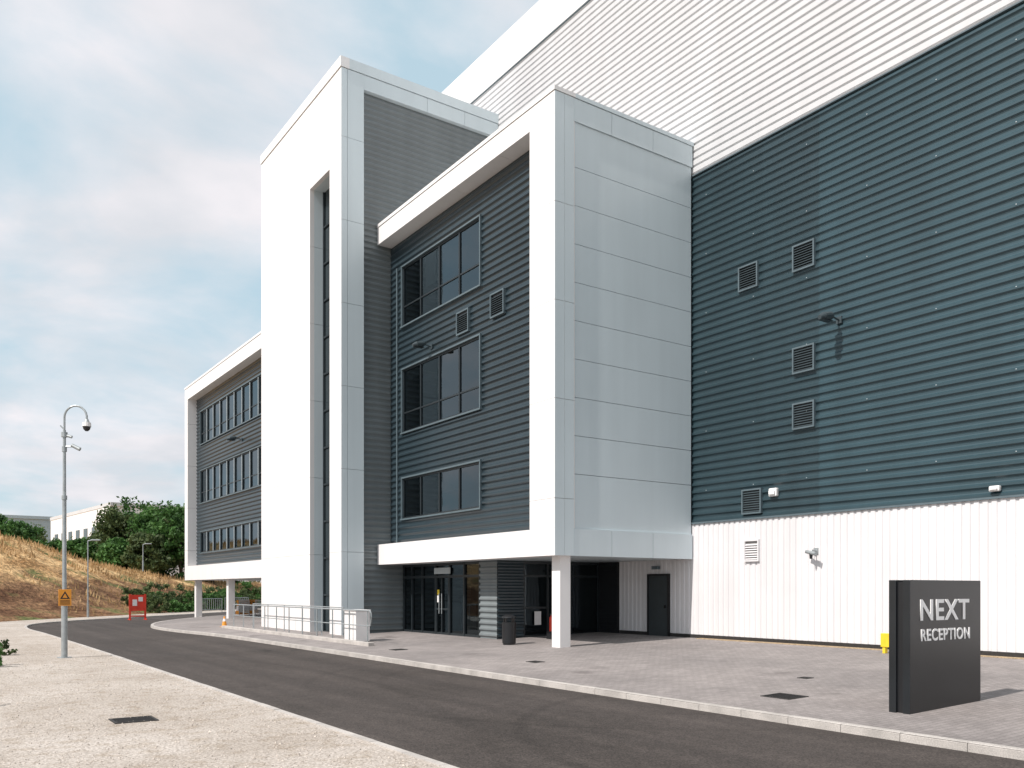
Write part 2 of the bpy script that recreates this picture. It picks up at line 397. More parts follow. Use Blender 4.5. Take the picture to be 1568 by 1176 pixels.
dg = MB(); rnd = random.Random(3)
for _ in range(20000):
    i = rnd.randint(110, 240); w = rnd.choice([rnd.uniform(2, 30), rnd.uniform(13, 30)])
    p = bank_at(i, w)+Vector((rnd.uniform(-.7,.7), rnd.uniform(-.4,.4), -0.08))
    if noise.noise(p*0.25) < -0.12: continue
    h = rnd.uniform(0.2, 0.65); a = rnd.uniform(0, math.pi); wd = 0.09
    d = Vector((math.cos(a), math.sin(a), 0))*wd
    t = p+Vector((rnd.uniform(-.2,.2), rnd.uniform(-.2,.2), h))
    dg.tri(p-d, p+d, t)
dg.obj("dry_grass", M_dry)

# ------------------------------------------------------------------ trees & shrubs
def foliage(mb, centre, rx, ry, rz, clumps, per, leaf, rnd, mi=0, shell=0.55):
    for _ in range(clumps):
        while True:
            v = Vector((rnd.uniform(-1,1), rnd.uniform(-1,1), rnd.uniform(-1,1)))
            if shell < v.length < 1.0: break
        lump = 1.0+0.28*noise.noise(v*1.8+Vector(centre))
        c = Vector(centre)+Vector((v.x*rx, v.y*ry, v.z*rz))*lump
        cr = rnd.uniform(0.14, 0.26)*min(rx, rz)*1.15
        for _ in range(per):
            o = Vector((rnd.gauss(0,1), rnd.gauss(0,1), rnd.gauss(0,0.75)))*cr*0.55
            p = c+o; s = leaf*rnd.uniform(0.6, 1.3)
            a = Vector((rnd.gauss(0,1), rnd.gauss(0,1), rnd.gauss(0,0.6)+0.5)).normalized()
            b2 = a.orthogonal().normalized()
            b2 = (Matrix.Rotation(rnd.uniform(0, 6.28), 3, a) @ b2)
            c2 = a.cross(b2)
            mb.quad(p-b2*s, p-c2*s*0.55, p+b2*s, p+c2*s*0.55, mi)

def make_tree(x, y, zb, ztop, r, seed, m=None, name="broadleaf_tree"):
    rnd = random.Random(seed); e = empty(name)
    t = MB(); h = ztop-zb
    p0 = Vector((x, y, zb-0.3)); p1 = Vector((x+rnd.uniform(-.3,.3), y, zb+h*0.35)); p2 = Vector((x+rnd.uniform(-.5,.5), y, zb+h*0.8))
    t.tube(p0, p1, 0.26, 0.19); t.tube(p1, p2, 0.19, 0.06)
    for k in range(8):
        a = rnd.uniform(0, 6.28); s = p1.lerp(p2, rnd.uniform(0, 0.7))
        t.tube(s, s+Vector((math.cos(a)*r*0.7, math.sin(a)*r*0.7, h*0.18)), 0.09, 0.03, 6)
    t.obj("trunk_and_limbs", M_bark, e)
    f = MB(); cz = zb+h*0.52
    foliage(f, (x, y, cz), r, r, h*0.42, 90, 70, 0.26, rnd)
    foliage(f, (x+rnd.uniform(-r,r)*.5, y, cz+h*0.18), r*0.6, r*0.6, h*0.22, 25, 60, 0.22, rnd, shell=0.2)
    f.obj("crown", m or M_leaf, e)
for k, (x, y, zt, r) in enumerate([(23.3,127.5,13.0,3.5),(26.1,131,14.4,4.3),(27.2,122.5,14.0,4.0),(28.4,116.5,13.0,3.6),(23.0,138,11.0,3.0),
                                   (19.3,132.5,8.9,2.5),(20.6,147,9.8,2.6),(12.5,161,13.6,3.9),(15.6,171,13.2,3.5),(9.2,150,13.2,4.0),(33,119,13.0,4.0),(38,125,13.3,4.2),(24.6,117.0,9.2,2.8),(21.6,121,8.6,2.4),(17.3,150,9.4,2.6)]):
    make_tree(x, y, Hx(x)-0.3, zt, r, 40+k, M_leaf if k % 4 else M_leafd)

def shrub(x, y, zb, r, h, seed, m=M_leafd, cl=26, per=55, leaf=0.12, name="shrub"):
    rnd = random.Random(seed); f = MB()
    for k in range(6):
        a = rnd.uniform(0, 6.28)
        f.tube((x, y, zb-0.1), (x+math.cos(a)*r*0.5, y+math.sin(a)*r*0.5, zb+h*0.6), 0.025, 0.01, 5, 1)
    foliage(f, (x, y, zb+h*0.45), r, r, h*0.55, cl, per, leaf, rnd, shell=0.1)
    f.obj(name, [m, M_bark])
rnd = random.Random(11)
for k in range(54):
    i = rnd.randint(120, 172); w = rnd.uniform(0.6, 6.5)
    p = bank_at(i, w); s = rnd.uniform(0.6, 1.45)
    shrub(p.x, p.y, p.z-0.1, s*1.2, s*1.6, 200+k, M_leafd if k % 3 else M_leaf)
for k in range(16):
    i = rnd.randint(140, 215); w = rnd.uniform(23, 30)
    p = bank_at(i, w); s = rnd.uniform(0.4, 0.9)
    shrub(p.x, p.y, p.z-0.1, s*1.3, s*1.2, 300+k, M_leafd)
shrub(1.55, 26.2, ZV-0.02, 0.45, 0.75, 401, M_leaf, 16, 45, 0.05)
shrub(0.75, 17.4, ZV-0.02, 0.30, 0.45, 402, M_leaf, 12, 40, 0.035)
shrub(2.0, 30.5, ZV-0.02, 0.5, 0.5, 403, M_leafd, 16, 40, 0.05)

pb = MB(); rnd = random.Random(5)
for _ in range(6500):
    y = rnd.uniform(5, 34); x = rnd.uniform(0.05*y, 4.8); s = rnd.uniform(0.005, 0.018)*(1 if rnd.random() < .96 else 1.7)
    z = ZV-0.018; i = len(pb.v)
    a = rnd.uniform(0, 6.28); ca, sa = math.cos(a), math.sin(a)
    pts = [(-1.2,0,0),(0,-.9,0),(1.1,0,0),(0,1,0),(0.1,0.1,.9)]
    pb.v += [(x+(u*ca-v*sa)*s, y+(u*sa+v*ca)*s, z+w*s) for u, v, w in pts]
    for f in ((0,1,4),(1,2,4),(2,3,4),(3,0,4)): pb.f.append(tuple(i+q for q in f)); pb.m.append(0)
pb.obj("verge_pebbles", M_pebble)

# ------------------------------------------------------------------ WAREHOUSE
W = empty("warehouse_building")
WX = 22.0
m_ = MB(); corr(m_, 'X', WX, -45, 24.7, 0.12, 3.9, per=0.22, depth=0.03, vertical=True); m_.obj("white_ribbed_base", M_wwall, W)
m_ = MB(); corr(m_, 'X', WX, -45, 15.9, 3.96, 15.85); m_.obj("dark_cladding", M_dark, W)
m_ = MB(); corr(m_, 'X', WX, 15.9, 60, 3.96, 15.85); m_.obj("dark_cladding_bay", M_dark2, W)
m_ = MB(); corr(m_, 'X', WX, -45, 60, 15.89, 25.0, depth=0.045, offs=LOFF); m_.obj("pale_cladding", M_light, W)
m_ = MB(); panels(m_, 'X', WX-0.06, -45, 60, 25.04, 26.85, [-45+6*k for k in range(1, 18)], [], th=0.2); m_.obj("parapet_band", M_white, W)
m_ = MB(); m_.box(WX+0.09, 120, -45, 60, 0.0, 26.6); m_.obj("body", M_light, W)
m_ = MB(); m_.box(WX-0.05, WX+0.05, -45, 60, 3.90, 3.955); m_.box(WX-0.03, WX+0.05, -45, 60, 15.852, 15.888); m_.box(WX-0.05,WX+0.05,-45,60,25.0,25.035)
m_.obj("flashings", M_trim, W)
m_ = MB(); m_.box(WX-0.02, WX+0.06, -45, 24.7, -0.1, 0.118); m_.obj("base_plinth", M_iron, W)
m_ = MB(); m_.box(WX-0.30, WX-0.02, -45, 20.5, -0.02, 0.012)
m_.obj("gravel_margin", mat("tan_gravel", (0.36, 0.27, 0.17), 0.95, nscale=15, namt=0.3), W)
# fixing screws on the ribbed cladding
m_ = MB()
for zz in range(5, 16, 2):
    for yy in range(-2, 21, 2):
        m_.box(WX-0.012, WX-0.001, yy+0.3, yy+0.325, zz-0.0+0.0, zz+0.024)
m_.obj("cladding_fixings", M_flash, W)

def louvre(name, X, y, z, w, h, mf, mb2, parent, msl=None):
    a = MB(); d = 0.07; b_ = 0.05
    a.box(X-d, X+0.05, y-w/2, y+w/2, z+h/2-b_, z+h/2); a.box(X-d, X+0.05, y-w/2, y+w/2, z-h/2, z-h/2+b_)
    a.box(X-d, X+0.05, y-w/2, y-w/2+b_, z-h/2+b_, z+h/2-b_); a.box(X-d, X+0.05, y+w/2-b_, y+w/2, z-h/2+b_, z+h/2-b_)
    a.box(X-0.005, X+0.02, y-w/2+b_, y+w/2-b_, z-h/2+b_, z+h/2-b_, 1)
    n = int((h-0.12)/0.075)
    for k in range(n):
        zz = z-h/2+0.065+k*0.075
        y0, y1 = y-w/2+b_, y+w/2-b_
        a.quad((X-d+0.015, y0, zz), (X-d+0.015, y1, zz), (X-0.01, y1, zz+0.05), (X-0.01, y0, zz+0.05), 2)
    a.obj(name, [mf, mb2, msl or M_louv], parent)
for (y, z) in ((18.5,11.68),(16.4,11.69),(16.4,8.59),(16.4,6.9),(18.36,4.47)):
    louvre("wall_louvre", WX, y, z, 0.78, 0.80, M_trim, M_black, W)
louvre("white_wall_louvre", WX, 18.36, 2.9, 0.60, 0.7, M_wwall, M_conc, W, M_wwall)

def floodlight(name, X, y, z, s=1.0):
    e = empty(name)
    a = MB(); a.box(X-0.03, X+0.05, y-0.09*s, y+0.09*s, z-0.10*s, z+0.10*s)
    a.path([(X-0.02, y, z), (X-0.40*s, y, z+0.06*s)], 0.028*s); a.obj("bracket_arm", M_louv, e)
    h = MB()
    for k, (r0, r1, x0, x1) in enumerate(((0.05,0.12,0,0.10),(0.12,0.13,0.10,0.42),(0.13,0.06,0.42,0.60))):
        h.tube((X-0.32*s-x0*s, y, z+0.08*s-x0*0.25*s), (X-0.32*s-x1*s, y, z+0.08*s-x1*0.25*s), r0*s, r1*s, 14)
    h.obj("lamp_head", M_louv, e, smooth=False)
    l = MB(); l.box(X-0.84*s, X-0.42*s, y-0.10*s, y+0.10*s, z-0.13*s, z-0.11*s); l.obj("lens", M_black, e)
floodlight("wall_floodlight", WX, 15.2, 9.45, 1.0)

def bulkhead(name, X, y, z, w=0.26, h=0.2):
    e = empty(name); a = MB(); a.box(X-0.10, X+0.03, y-w/2, y+w/2, z-h/2, z+h/2)
    a.obj("housing", M_white, e, bevel=0.03)
    b2 = MB(); b2.box(X-0.16, X-0.102, y-w*0.36, y+w*0.36, z-h*0.30, z+h*0.22); b2.obj("diffuser", M_text, e, bevel=0.025)
bulkhead("bulkhead_light", WX, 17.5, 4.68, 0.30, 0.26)
bulkhead("bulkhead_light", WX, 10.8, 4.15, 0.26, 0.14)
def cctv(name, X, y, z):
    e = empty(name); a = MB(); a.box(X-0.04, X+0.04, y-0.07, y+0.07, z-0.09, z+0.09)
    a.path([(X, y, z), (X-0.22, y, z+0.02), (X-0.26, y, z-0.04)], 0.025); a.obj("bracket", M_galv, e)
    c2 = MB(); c2.tube((X-0.24, y+0.18, z-0.02), (X-0.30, y-0.20, z-0.10), 0.055, 0.06, 12); c2.obj("camera_body", M_galv, e)
    c3 = MB(); c3.tube((X-0.26, y, z-0.05), (X-0.26, y, z-0.24), 0.06, 0.04, 12); c3.obj("dome", M_black, e)
cctv("security_camera", WX, 15.97, 2.80)

# ------------------------------------------------------------------ OFFICE BUILDING
O = empty("office_building")
BX, RX, Y0, Y1, ZS, ZT = 16.0, 16.6, 20.9, 33.15, 2.70, 17.0
JZ = [4.45, 7.5, 10.5, 13.5]
f = MB()
panels(f, 'X', BX, Y0, 22.2, ZS+0.85, ZT-0.85, [], JZ, th=0.78, gap=0.01)
panels(f, 'X', BX, Y0, Y1, ZS, ZS+0.845, [24.0, 27.0, 30.0], [], th=0.75, gap=0.01)
panels(f, 'X', BX, Y0, Y1, ZT-0.845, ZT-0.14, [24.0, 27.0, 30.0], [], th=0.75, gap=0.01)
f.box(BX-0.03, BX+0.80, Y0-0.03, Y1, ZT-0.125, ZT)
f.obj("block_frame", M_white, O)
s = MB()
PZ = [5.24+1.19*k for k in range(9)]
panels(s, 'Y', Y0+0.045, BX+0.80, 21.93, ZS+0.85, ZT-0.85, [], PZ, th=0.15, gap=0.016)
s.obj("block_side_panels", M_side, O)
s = MB()
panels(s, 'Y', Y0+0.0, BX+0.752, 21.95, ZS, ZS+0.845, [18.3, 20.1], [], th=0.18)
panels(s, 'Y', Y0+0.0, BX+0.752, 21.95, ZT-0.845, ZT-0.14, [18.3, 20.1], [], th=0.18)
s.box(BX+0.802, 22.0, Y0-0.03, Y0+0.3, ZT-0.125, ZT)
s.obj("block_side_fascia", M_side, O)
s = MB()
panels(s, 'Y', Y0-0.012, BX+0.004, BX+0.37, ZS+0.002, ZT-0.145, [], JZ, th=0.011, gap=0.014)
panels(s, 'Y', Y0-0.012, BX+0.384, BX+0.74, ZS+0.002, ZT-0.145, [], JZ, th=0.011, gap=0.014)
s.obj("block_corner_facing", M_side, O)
k_ = MB()
k_.box(RX+0.20, 21.95, Y0+0.20, Y0+0.30, ZS+0.02, ZT-0.2)
k_.box(BX+0.05, BX+0.70, Y0+0.03, 22.1, ZS+0.1, ZT-0.2)
k_.box(BX+0.05, BX+0.6, 22.1, Y1, ZT-0.9+0.1, ZT-0.16); k_.box(BX+0.05, BX+0.6, 22.1, Y1, ZS+0.06, ZS+0.80)
k_.obj("joint_backing", M_gap, O)
k_ = MB(); k_.box(BX+0.76, 21.95, Y0+0.3, 33.1, ZT-0.5, ZT-0.13); k_.obj("block_roof", M_light, O)
k_ = MB(); k_.box(BX+0.752, 21.95, Y0+0.19, 33.1, ZS+0.01, ZS+0.3); k_.obj("block_soffit", M_side, O)
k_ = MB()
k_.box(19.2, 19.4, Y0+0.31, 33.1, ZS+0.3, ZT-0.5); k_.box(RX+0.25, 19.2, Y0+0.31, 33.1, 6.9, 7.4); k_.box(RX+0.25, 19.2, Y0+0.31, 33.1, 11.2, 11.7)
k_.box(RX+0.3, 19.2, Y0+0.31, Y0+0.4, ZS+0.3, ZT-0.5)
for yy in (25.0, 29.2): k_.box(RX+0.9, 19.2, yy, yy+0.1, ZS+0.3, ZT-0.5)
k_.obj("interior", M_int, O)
wins = [(26.0,32.1,4.52,6.30),(26.0,32.1,8.08,10.80),(26.0,32.1,12.48,15.05)]
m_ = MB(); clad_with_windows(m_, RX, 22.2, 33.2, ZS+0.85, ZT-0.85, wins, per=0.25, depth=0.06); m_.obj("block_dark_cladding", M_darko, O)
fr, tr, gl, bl = MB(), MB(), MB(), MB()
window_x(fr, tr, gl, bl, RX, 26.0, 32.1, 4.52, 6.30, 4, None, 1)
window_x(fr, tr, gl, bl, RX, 26.0, 32.1, 8.08, 10.80, 4, 8.95, 2)
window_x(fr, tr, gl, bl, RX, 26.0, 32.1, 12.48, 15.05, 4, 13.35, 3)
tr.box(RX-0.03, RX+0.03, 32.48, 32.56, ZS+0.85, ZT-1.9)
for (y, z) in ((27.2,11.5),(24.9,11.55)): louvre("facade_louvre", RX, y, z, 0.85, 0.85, M_trim, M_black, O)

LX, LR, LY0, LY1, LS, LT = 16.0, 16.6, 42.9, 64.8, 2.33, 16.2
f = MB()
panels(f, 'X', LX, LY0, LY1, LS, LS+1.0, [46,49,52,55,58,61], [], th=0.75)
panels(f, 'X', LX, LY0, LY1, LT-0.95, LT-0.14, [46,49,52,55,58,61], [], th=0.75)
panels(f, 'X', LX, 64.0, LY1, LS+1.0, LT-0.95, [], JZ, th=0.8)
f.box(LX-0.03, LX+0.8, LY0, LY1, LT-0.125, LT)
f.box(LX+0.8, 21.95, 64.5, LY1, LS, LT)
f.obj("wing_frame", M_white, O)
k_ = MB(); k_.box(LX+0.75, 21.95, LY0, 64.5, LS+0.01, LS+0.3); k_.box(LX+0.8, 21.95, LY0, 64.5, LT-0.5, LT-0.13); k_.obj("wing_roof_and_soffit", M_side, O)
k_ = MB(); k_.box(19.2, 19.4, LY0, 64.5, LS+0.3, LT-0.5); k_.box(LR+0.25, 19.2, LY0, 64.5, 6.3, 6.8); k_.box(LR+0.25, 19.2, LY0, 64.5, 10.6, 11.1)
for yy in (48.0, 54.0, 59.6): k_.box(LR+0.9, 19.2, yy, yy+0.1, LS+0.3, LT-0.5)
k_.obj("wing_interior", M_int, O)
k_ = MB(); k_.box(21.7, 21.95, LY0, 64.5, LS, LT-0.13); k_.obj("wing_rear_wall", M_mid, O)
lw = [(44.0,62.9,4.2,5.77),(44.0,62.9,7.7,10.1),(44.0,62.9,11.85,14.27)]
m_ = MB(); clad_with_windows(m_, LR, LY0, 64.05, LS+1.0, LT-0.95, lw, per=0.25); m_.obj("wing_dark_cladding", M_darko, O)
window_x(fr, tr, gl, bl, LR, 44.0, 62.9, 4.2, 5.77, 12, None, 4)
window_x(fr, tr, gl, bl, LR, 44.0, 62.9, 7.7, 10.1, 12, 8.5, 5)
window_x(fr, tr, gl, bl, LR, 44.0, 62.9, 11.85, 14.27, 12, 12.65, 6)
fl = MB()
for (z0, z1) in ((4.3,5.67),(7.8,10.0),(11.95,14.17)):
    for k in range(1, 12):
        y = 44.075+k*(18.75/12); fl.box(LR-0.03, LR+0.023, y-0.025, y+0.025, z0, z1)
fl.obj("wing_window_blades", M_flash, O)

TX, TY0, TY1, TT = 14.3, 33.0, 42.9, 23.45
SZ = 19.3
f = MB(); tz = [3.2, 6.6, 10.0, 13.4, 16.8, 20.2]
panels(f, 'X', TX, 36.4, TY1, -0.4, TT-0.45, [], tz, th=0.2, gap=0.008)
panels(f, 'X', TX, TY0, 34.2, -0.4, TT-0.45, [], tz, th=0.2, gap=0.008)
panels(f, 'X', TX, 34.21, 36.39, SZ, TT-0.45, [], [20.2], th=0.2, gap=0.008)
f.box(TX-0.04, TX+0.35, TY0-0.04, TY1+0.04, TT-0.42, TT)
f.box(TX+0.2, 22.0, TY1-0.15, TY1, -0.4, TT-0.45)
f.obj("tower_front_panels", M_white, O)
f = MB()
panels(f, 'Y', TY0-0.012, TX+0.003, TX+0.26, -0.4, TT-0.45, [], tz, th=0.2)
panels(f, 'Y', TY0-0.012, TX+0.275, TX+1.0, -0.4, TT-0.45, [], [z for z in tz], th=0.3)
panels(f, 'Y', TY0-0.010, TX+1.003, 22.0, TT-1.05, TT-0.45, [18.3, 20.2], [], th=0.3)
f.box(TX+0.352, 22.0, TY0-0.04, TY0+0.3, TT-0.42, TT)
f.box(TX+0.2, TX+0.72, 34.05, 34.2, -0.4, SZ)
f.box(TX+0.2, TX+0.72, 34.2, 36.4, SZ, SZ+0.1)
panels(f, 'Y', 36.40, TX+0.2, TX+0.72, -0.4, SZ, [], tz, th=0.15)
f.obj("tower_side_trim", M_side, O)
m_ = MB(); corr(m_, 'Y', TY0+0.14, TX+1.0, 22.0, -0.35, TT-1.05, per=0.25, depth=0.07); m_.obj("tower_grey_cladding", M_mid, O)
k_ = MB(); k_.box(TX+0.75, 22.0, 33.35, 42.7, -0.4, TT-0.5); k_.box(TX+0.21, TX+0.75, 36.56, 42.7, -0.4, TT-0.5); k_.box(TX+0.21, TX+0.75, 33.0+0.3, 34.0, -0.4, TT-0.5)
k_.box(TX+0.21, TX+0.75, 34.0, 36.56, SZ+0.12, TT-0.5)
k_.obj("tower_core", M_gap, O)
k_ = MB(); k_.box(TX+0.4, 22.0, 33.31, 42.7, TT-0.49, TT-0.3); k_.obj("tower_roof", M_light, O)
fr.box(TX+0.6, TX+0.7, 34.2, 34.28, -0.3, SZ); fr.box(TX+0.6, TX+0.7, 36.32, 36.4, -0.3, SZ); fr.box(TX+0.61, TX+0.69, 35.27, 35.33, -0.3, SZ)
for z in [-0.25+1.63*k for k in range(13)]:
    fr.box(TX+0.6, TX+0.705, 34.28, 36.32, z, z+0.08)
dk = MB(); dk.quad((TX+0.66,36.4,-0.3),(TX+0.66,34.2,-0.3),(TX+0.66,34.2,SZ),(TX+0.66,36.4,SZ)); 
dk.obj("tower_slot_glazing", mat("dark_glazing", (0.02,0.028,0.032), 0.06, spec=0.6), O)

GX = 17.2
gz0, gz1 = -0.14, ZS
fr.box(GX, GX+0.1, 27.0, 33.14, gz0-0.1, gz0+0.1); fr.box(GX-0.01, GX+0.11, 27.0, 33.14, 2.12, 2.22); fr.box(GX, GX+0.1, 27.0, 33.14, gz1-0.09, gz1)
for y in (27.0, 28.1, 29.2, 30.3, 31.4, 32.3, 33.06): fr.box(GX-0.015, GX+0.115, y, y+0.08, gz0, gz1)
for y in (29.27, 29.80, 30.22): fr.box(GX-0.02, GX+0.09, y, y+0.05, gz0+0.1, 2.12)
fr.box(GX-0.018, GX+0.08, 29.28, 30.3, 0.85, 0.92)
gl2 = MB(); gl2.quad((GX+0.05,33.1,gz0),(GX+0.05,27,gz0),(GX+0.05,27,gz1),(GX+0.05,33.1,gz1))
gl2.quad((GX+0.1,25.86,gz0),(21.95,25.86,gz0),(21.95,25.86,gz1),(GX+0.1,25.86,gz1))
gl2.obj("lobby_glazing", M_glass2, O)
for x in (18.3, 19.4, 20.5, 21.87): fr.box(x, x+0.08, 25.8, 25.92, gz0-0.05, gz1)
fr.box(GX+0.3, 21.95, 25.81, 25.91, gz0-0.1, gz0+0.12); fr.box(GX+0.3, 21.95, 25.79, 25.92, gz1-0.10, gz1); fr.box(GX+0.3,21.95,25.82,25.9,2.12,2.2)
fr.box(18.38, 19.4, 25.805, 25.905, 0.95, 1.02)
m_ = MB(); corr(m_, 'X', GX-0.05, 25.80, 27.0, gz0-0.05, gz1, per=0.22, depth=0.06); m_.obj("lobby_pier_cladding", M_mid, O)
m_ = MB(); corr(m_, 'Y', 25.75, GX-0.05, 18.3, gz0-0.05, gz1, per=0.22, depth=0.06); m_.obj("lobby_pier_side", M_darko, O)
m_ = MB(); m_.box(GX-0.03, GX+0.0, 29.15, 30.4, 2.28, 2.52); m_.obj("entrance_sign_strip", M_flash, O)
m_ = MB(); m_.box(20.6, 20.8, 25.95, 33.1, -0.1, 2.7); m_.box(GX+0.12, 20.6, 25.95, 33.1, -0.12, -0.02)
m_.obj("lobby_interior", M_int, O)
m_ = MB(); m_.box(18.6, 19.3, 30.6, 32.2, -0.02, 1.05); m_.box(18.5, 19.4, 30.5, 32.3, 1.05, 1.1); m_.obj("reception_desk", M_blind, O)
m_ = MB(); m_.tube((GX-0.07, 29.72, 0.7), (GX-0.07, 29.72, 1.5), 0.018); m_.tube((GX-0.07, 29.93, 0.7), (GX-0.07, 29.93, 1.5), 0.018); m_.obj("door_handles", M_galv, O)
m_ = MB(); m_.box(GX-0.028, GX-0.022, 29.98, 30.15, 1.45, 1.65); m_.obj("door_notice", M_yel, O)
m_ = MB(); m_.box(GX-0.028, GX-0.022, 29.98, 30.15, 1.15, 1.42); m_.box(18.8, 19.1, 25.775, 25.785, 0.35, 0.85); m_.obj("white_notices", M_white, O)
m_ = MB(); m_.box(21.94, 22.05, 24.72, 25.8, -0.05, 2.7); 
for k in range(18): m_.box(21.915, 21.94, 24.74, 25.8, 0.0+k*0.15, 0.13+k*0.15)
m_.obj("roller_shutter", M_black, O)
m_ = MB(); m_.box(21.93, 22.03, 22.08, 23.02, 0.0, 2.14); m_.obj("service_door", M_darkdoor, O)
m_ = MB(); m_.box(21.91, 22.03, 22.0, 22.078, 0.0, 2.22); m_.box(21.91, 22.03, 23.022, 23.1, 0.0, 2.22); m_.box(21.91,22.03,22.078,23.022,2.142,2.22)
m_.box(21.86, 21.93, 22.16, 22.20, 1.0, 1.1); m_.obj("service_door_frame", M_black, O)
m_ = MB(); m_.box(21.8, 21.93, 22.45, 22.75, 2.38, 2.5); m_.obj("door_light", M_trim, O)
fr.obj("window_frames", M_frame, O); tr.obj("window_surrounds", M_trim, O); gl.obj("window_glass", M_glass, O); bl.obj("window_blinds", M_blind, O)
c_ = MB(); c_.box(16.43, 16.85, 21.19, 21.61, -0.3, ZS+0.01)
for y in (47.5, 55.6, 63.3): c_.box(16.4, 16.82, y, y+0.42, -0.4, LS+0.005)
c_.obj("support_columns", M_white, O, bevel=0.012)
floodlight("wall_floodlight", RX, 29.6, 11.15, 0.9)
floodlight("wall_floodlight", LR, 53.5, 10.95, 1.0)

# ------------------------------------------------------------------ reception sign
S = empty("reception_sign")
a = MB(); a.box(12.5, 14.6, 7.41, 7.53, -0.32, 1.80); a.obj("front_slab", M_signb, S, bevel=0.008)
a = MB(); a.box(12.54, 14.56, 7.532, 7.638, -0.32, 1.77); a.obj("core", M_black, S)
a = MB(); a.box(12.5, 14.6, 7.64, 7.76, -0.32, 1.80); a.obj("back_slab", M_signb, S, bevel=0.008)
def text(body, x0, x1, z0, z1, y, name, parent):
    cu = D.curves.new(name, 'FONT'); cu.body = body; cu.extrude = 0.004; cu.offset = 0.020; cu.resolution_u = 6; cu.space_character = 1.12
    o = D.objects.new(name+"_tmp", cu); COL.objects.link(o); bpy.context.view_layer.update()
    me = D.meshes.new_from_object(o.evaluated_get(bpy.context.evaluated_depsgraph_get()))
    D.objects.remove(o)
    xs = [v.co.x for v in me.vertices]; ys = [v.co.y for v in me.vertices]; zs = [v.co.z for v in me.vertices]
    zm = sum(zs)/len(zs); X0, X1, Ya, Yb = min(xs), max(xs), min(ys), max(ys)
    for v in me.vertices:
        u = (v.co.x-X0)/(X1-X0); w = (v.co.y-Ya)/(Yb-Ya)
        v.co = (x0+u*(x1-x0), y-(0.008 if v.co.z > zm else 0), z0+w*(z1-z0))
    me.materials.append(M_text); ob = D.objects.new(name, me); COL.objects.link(ob); ob.parent = parent
text("NEXT", 12.78, 14.22, 1.17, 1.50, 7.409, "lettering_top", S)
text("RECEPTION", 12.80, 14.24, 0.85, 1.04, 7.409, "lettering_bottom", S)

B = empty("litter_bin"); bx, by, bz = 16.1, 23.5, -0.16
a = MB(); a.tube((bx,by,bz),(bx,by,bz+0.05),0.20,0.20,24); a.tube((bx,by,bz+0.05),(bx,by,bz+0.74),0.225,0.235,24); a.obj("body", M_black, B)
a = MB()
for k in range(4):
    t = k*math.pi/2+0.4; a.box(bx+0.19*math.cos(t)-0.02, bx+0.19*math.cos(t)+0.02, by+0.19*math.sin(t)-0.02, by+0.19*math.sin(t)+0.02, bz+0.74, bz+0.88)
a.obj("posts", M_black, B)
a = MB(); a.tube((bx,by,bz+0.88),(bx,by,bz+0.93),0.25,0.24,24); a.tube((bx,by,bz+0.93),(bx,by,bz+0.98),0.24,0.12,24); a.obj("lid", M_black, B)

R = empty("pedestrian_railing")
a = MB(); ya, yb, rx = 27.3, 42.5, 12.8
gzr = -0.25
n = 10
for k in range(n+1):
    y = ya+(yb-ya)*k/n; a.tube((rx,y,gzr-0.1),(rx,y,0.90),0.024,0.024,8); a.tube((rx,y,gzr+0.02),(rx,y,gzr+0.035),0.07,0.07,8)
a.path([(rx,yb,0.93),(rx,ya-0.15,0.93),(rx,ya-0.28,0.86),(rx,ya-0.30,0.72),(rx,ya-0.22,0.42),(rx,ya,0.40)],0.024)
a.path([(rx,yb,0.40),(rx,ya,0.40)],0.018)
rx2 = 13.75
a.path([(rx2,ya+4.2,0.95),(rx2,yb,0.95)],0.022)
for k in range(6):
    y = ya+4.2+(yb-ya-4.2)*k/5; a.tube((rx2,y,gzr-0.1),(rx2,y,0.95),0.022)
a.obj("rails_and_posts", M_galv, R)
a = MB(); a.box(12.5, 12.72, 26.6, 43.5, -0.35, -0.13); a.obj("ramp_edge_kerb", M_kerb, R, bevel=0.01)

C = empty("utility_cabinet")
a = MB(); a.box(12.95, 13.5, 28.6, 29.6, -0.20, 0.88); a.obj("housing", M_white, C, bevel=0.012)
a = MB(); a.box(12.92, 13.53, 28.57, 29.63, 0.883, 0.93); a.obj("cap", M_white, C, bevel=0.01)
a = MB(); a.box(12.942, 12.949, 29.095, 29.105, -0.15, 0.85); a.box(12.93, 12.949, 29.14, 29.17, 0.3, 0.42); a.box(12.97,13.48,28.62,29.58,-0.3,-0.2); a.obj("door_seam_and_lock", M_gap, C)

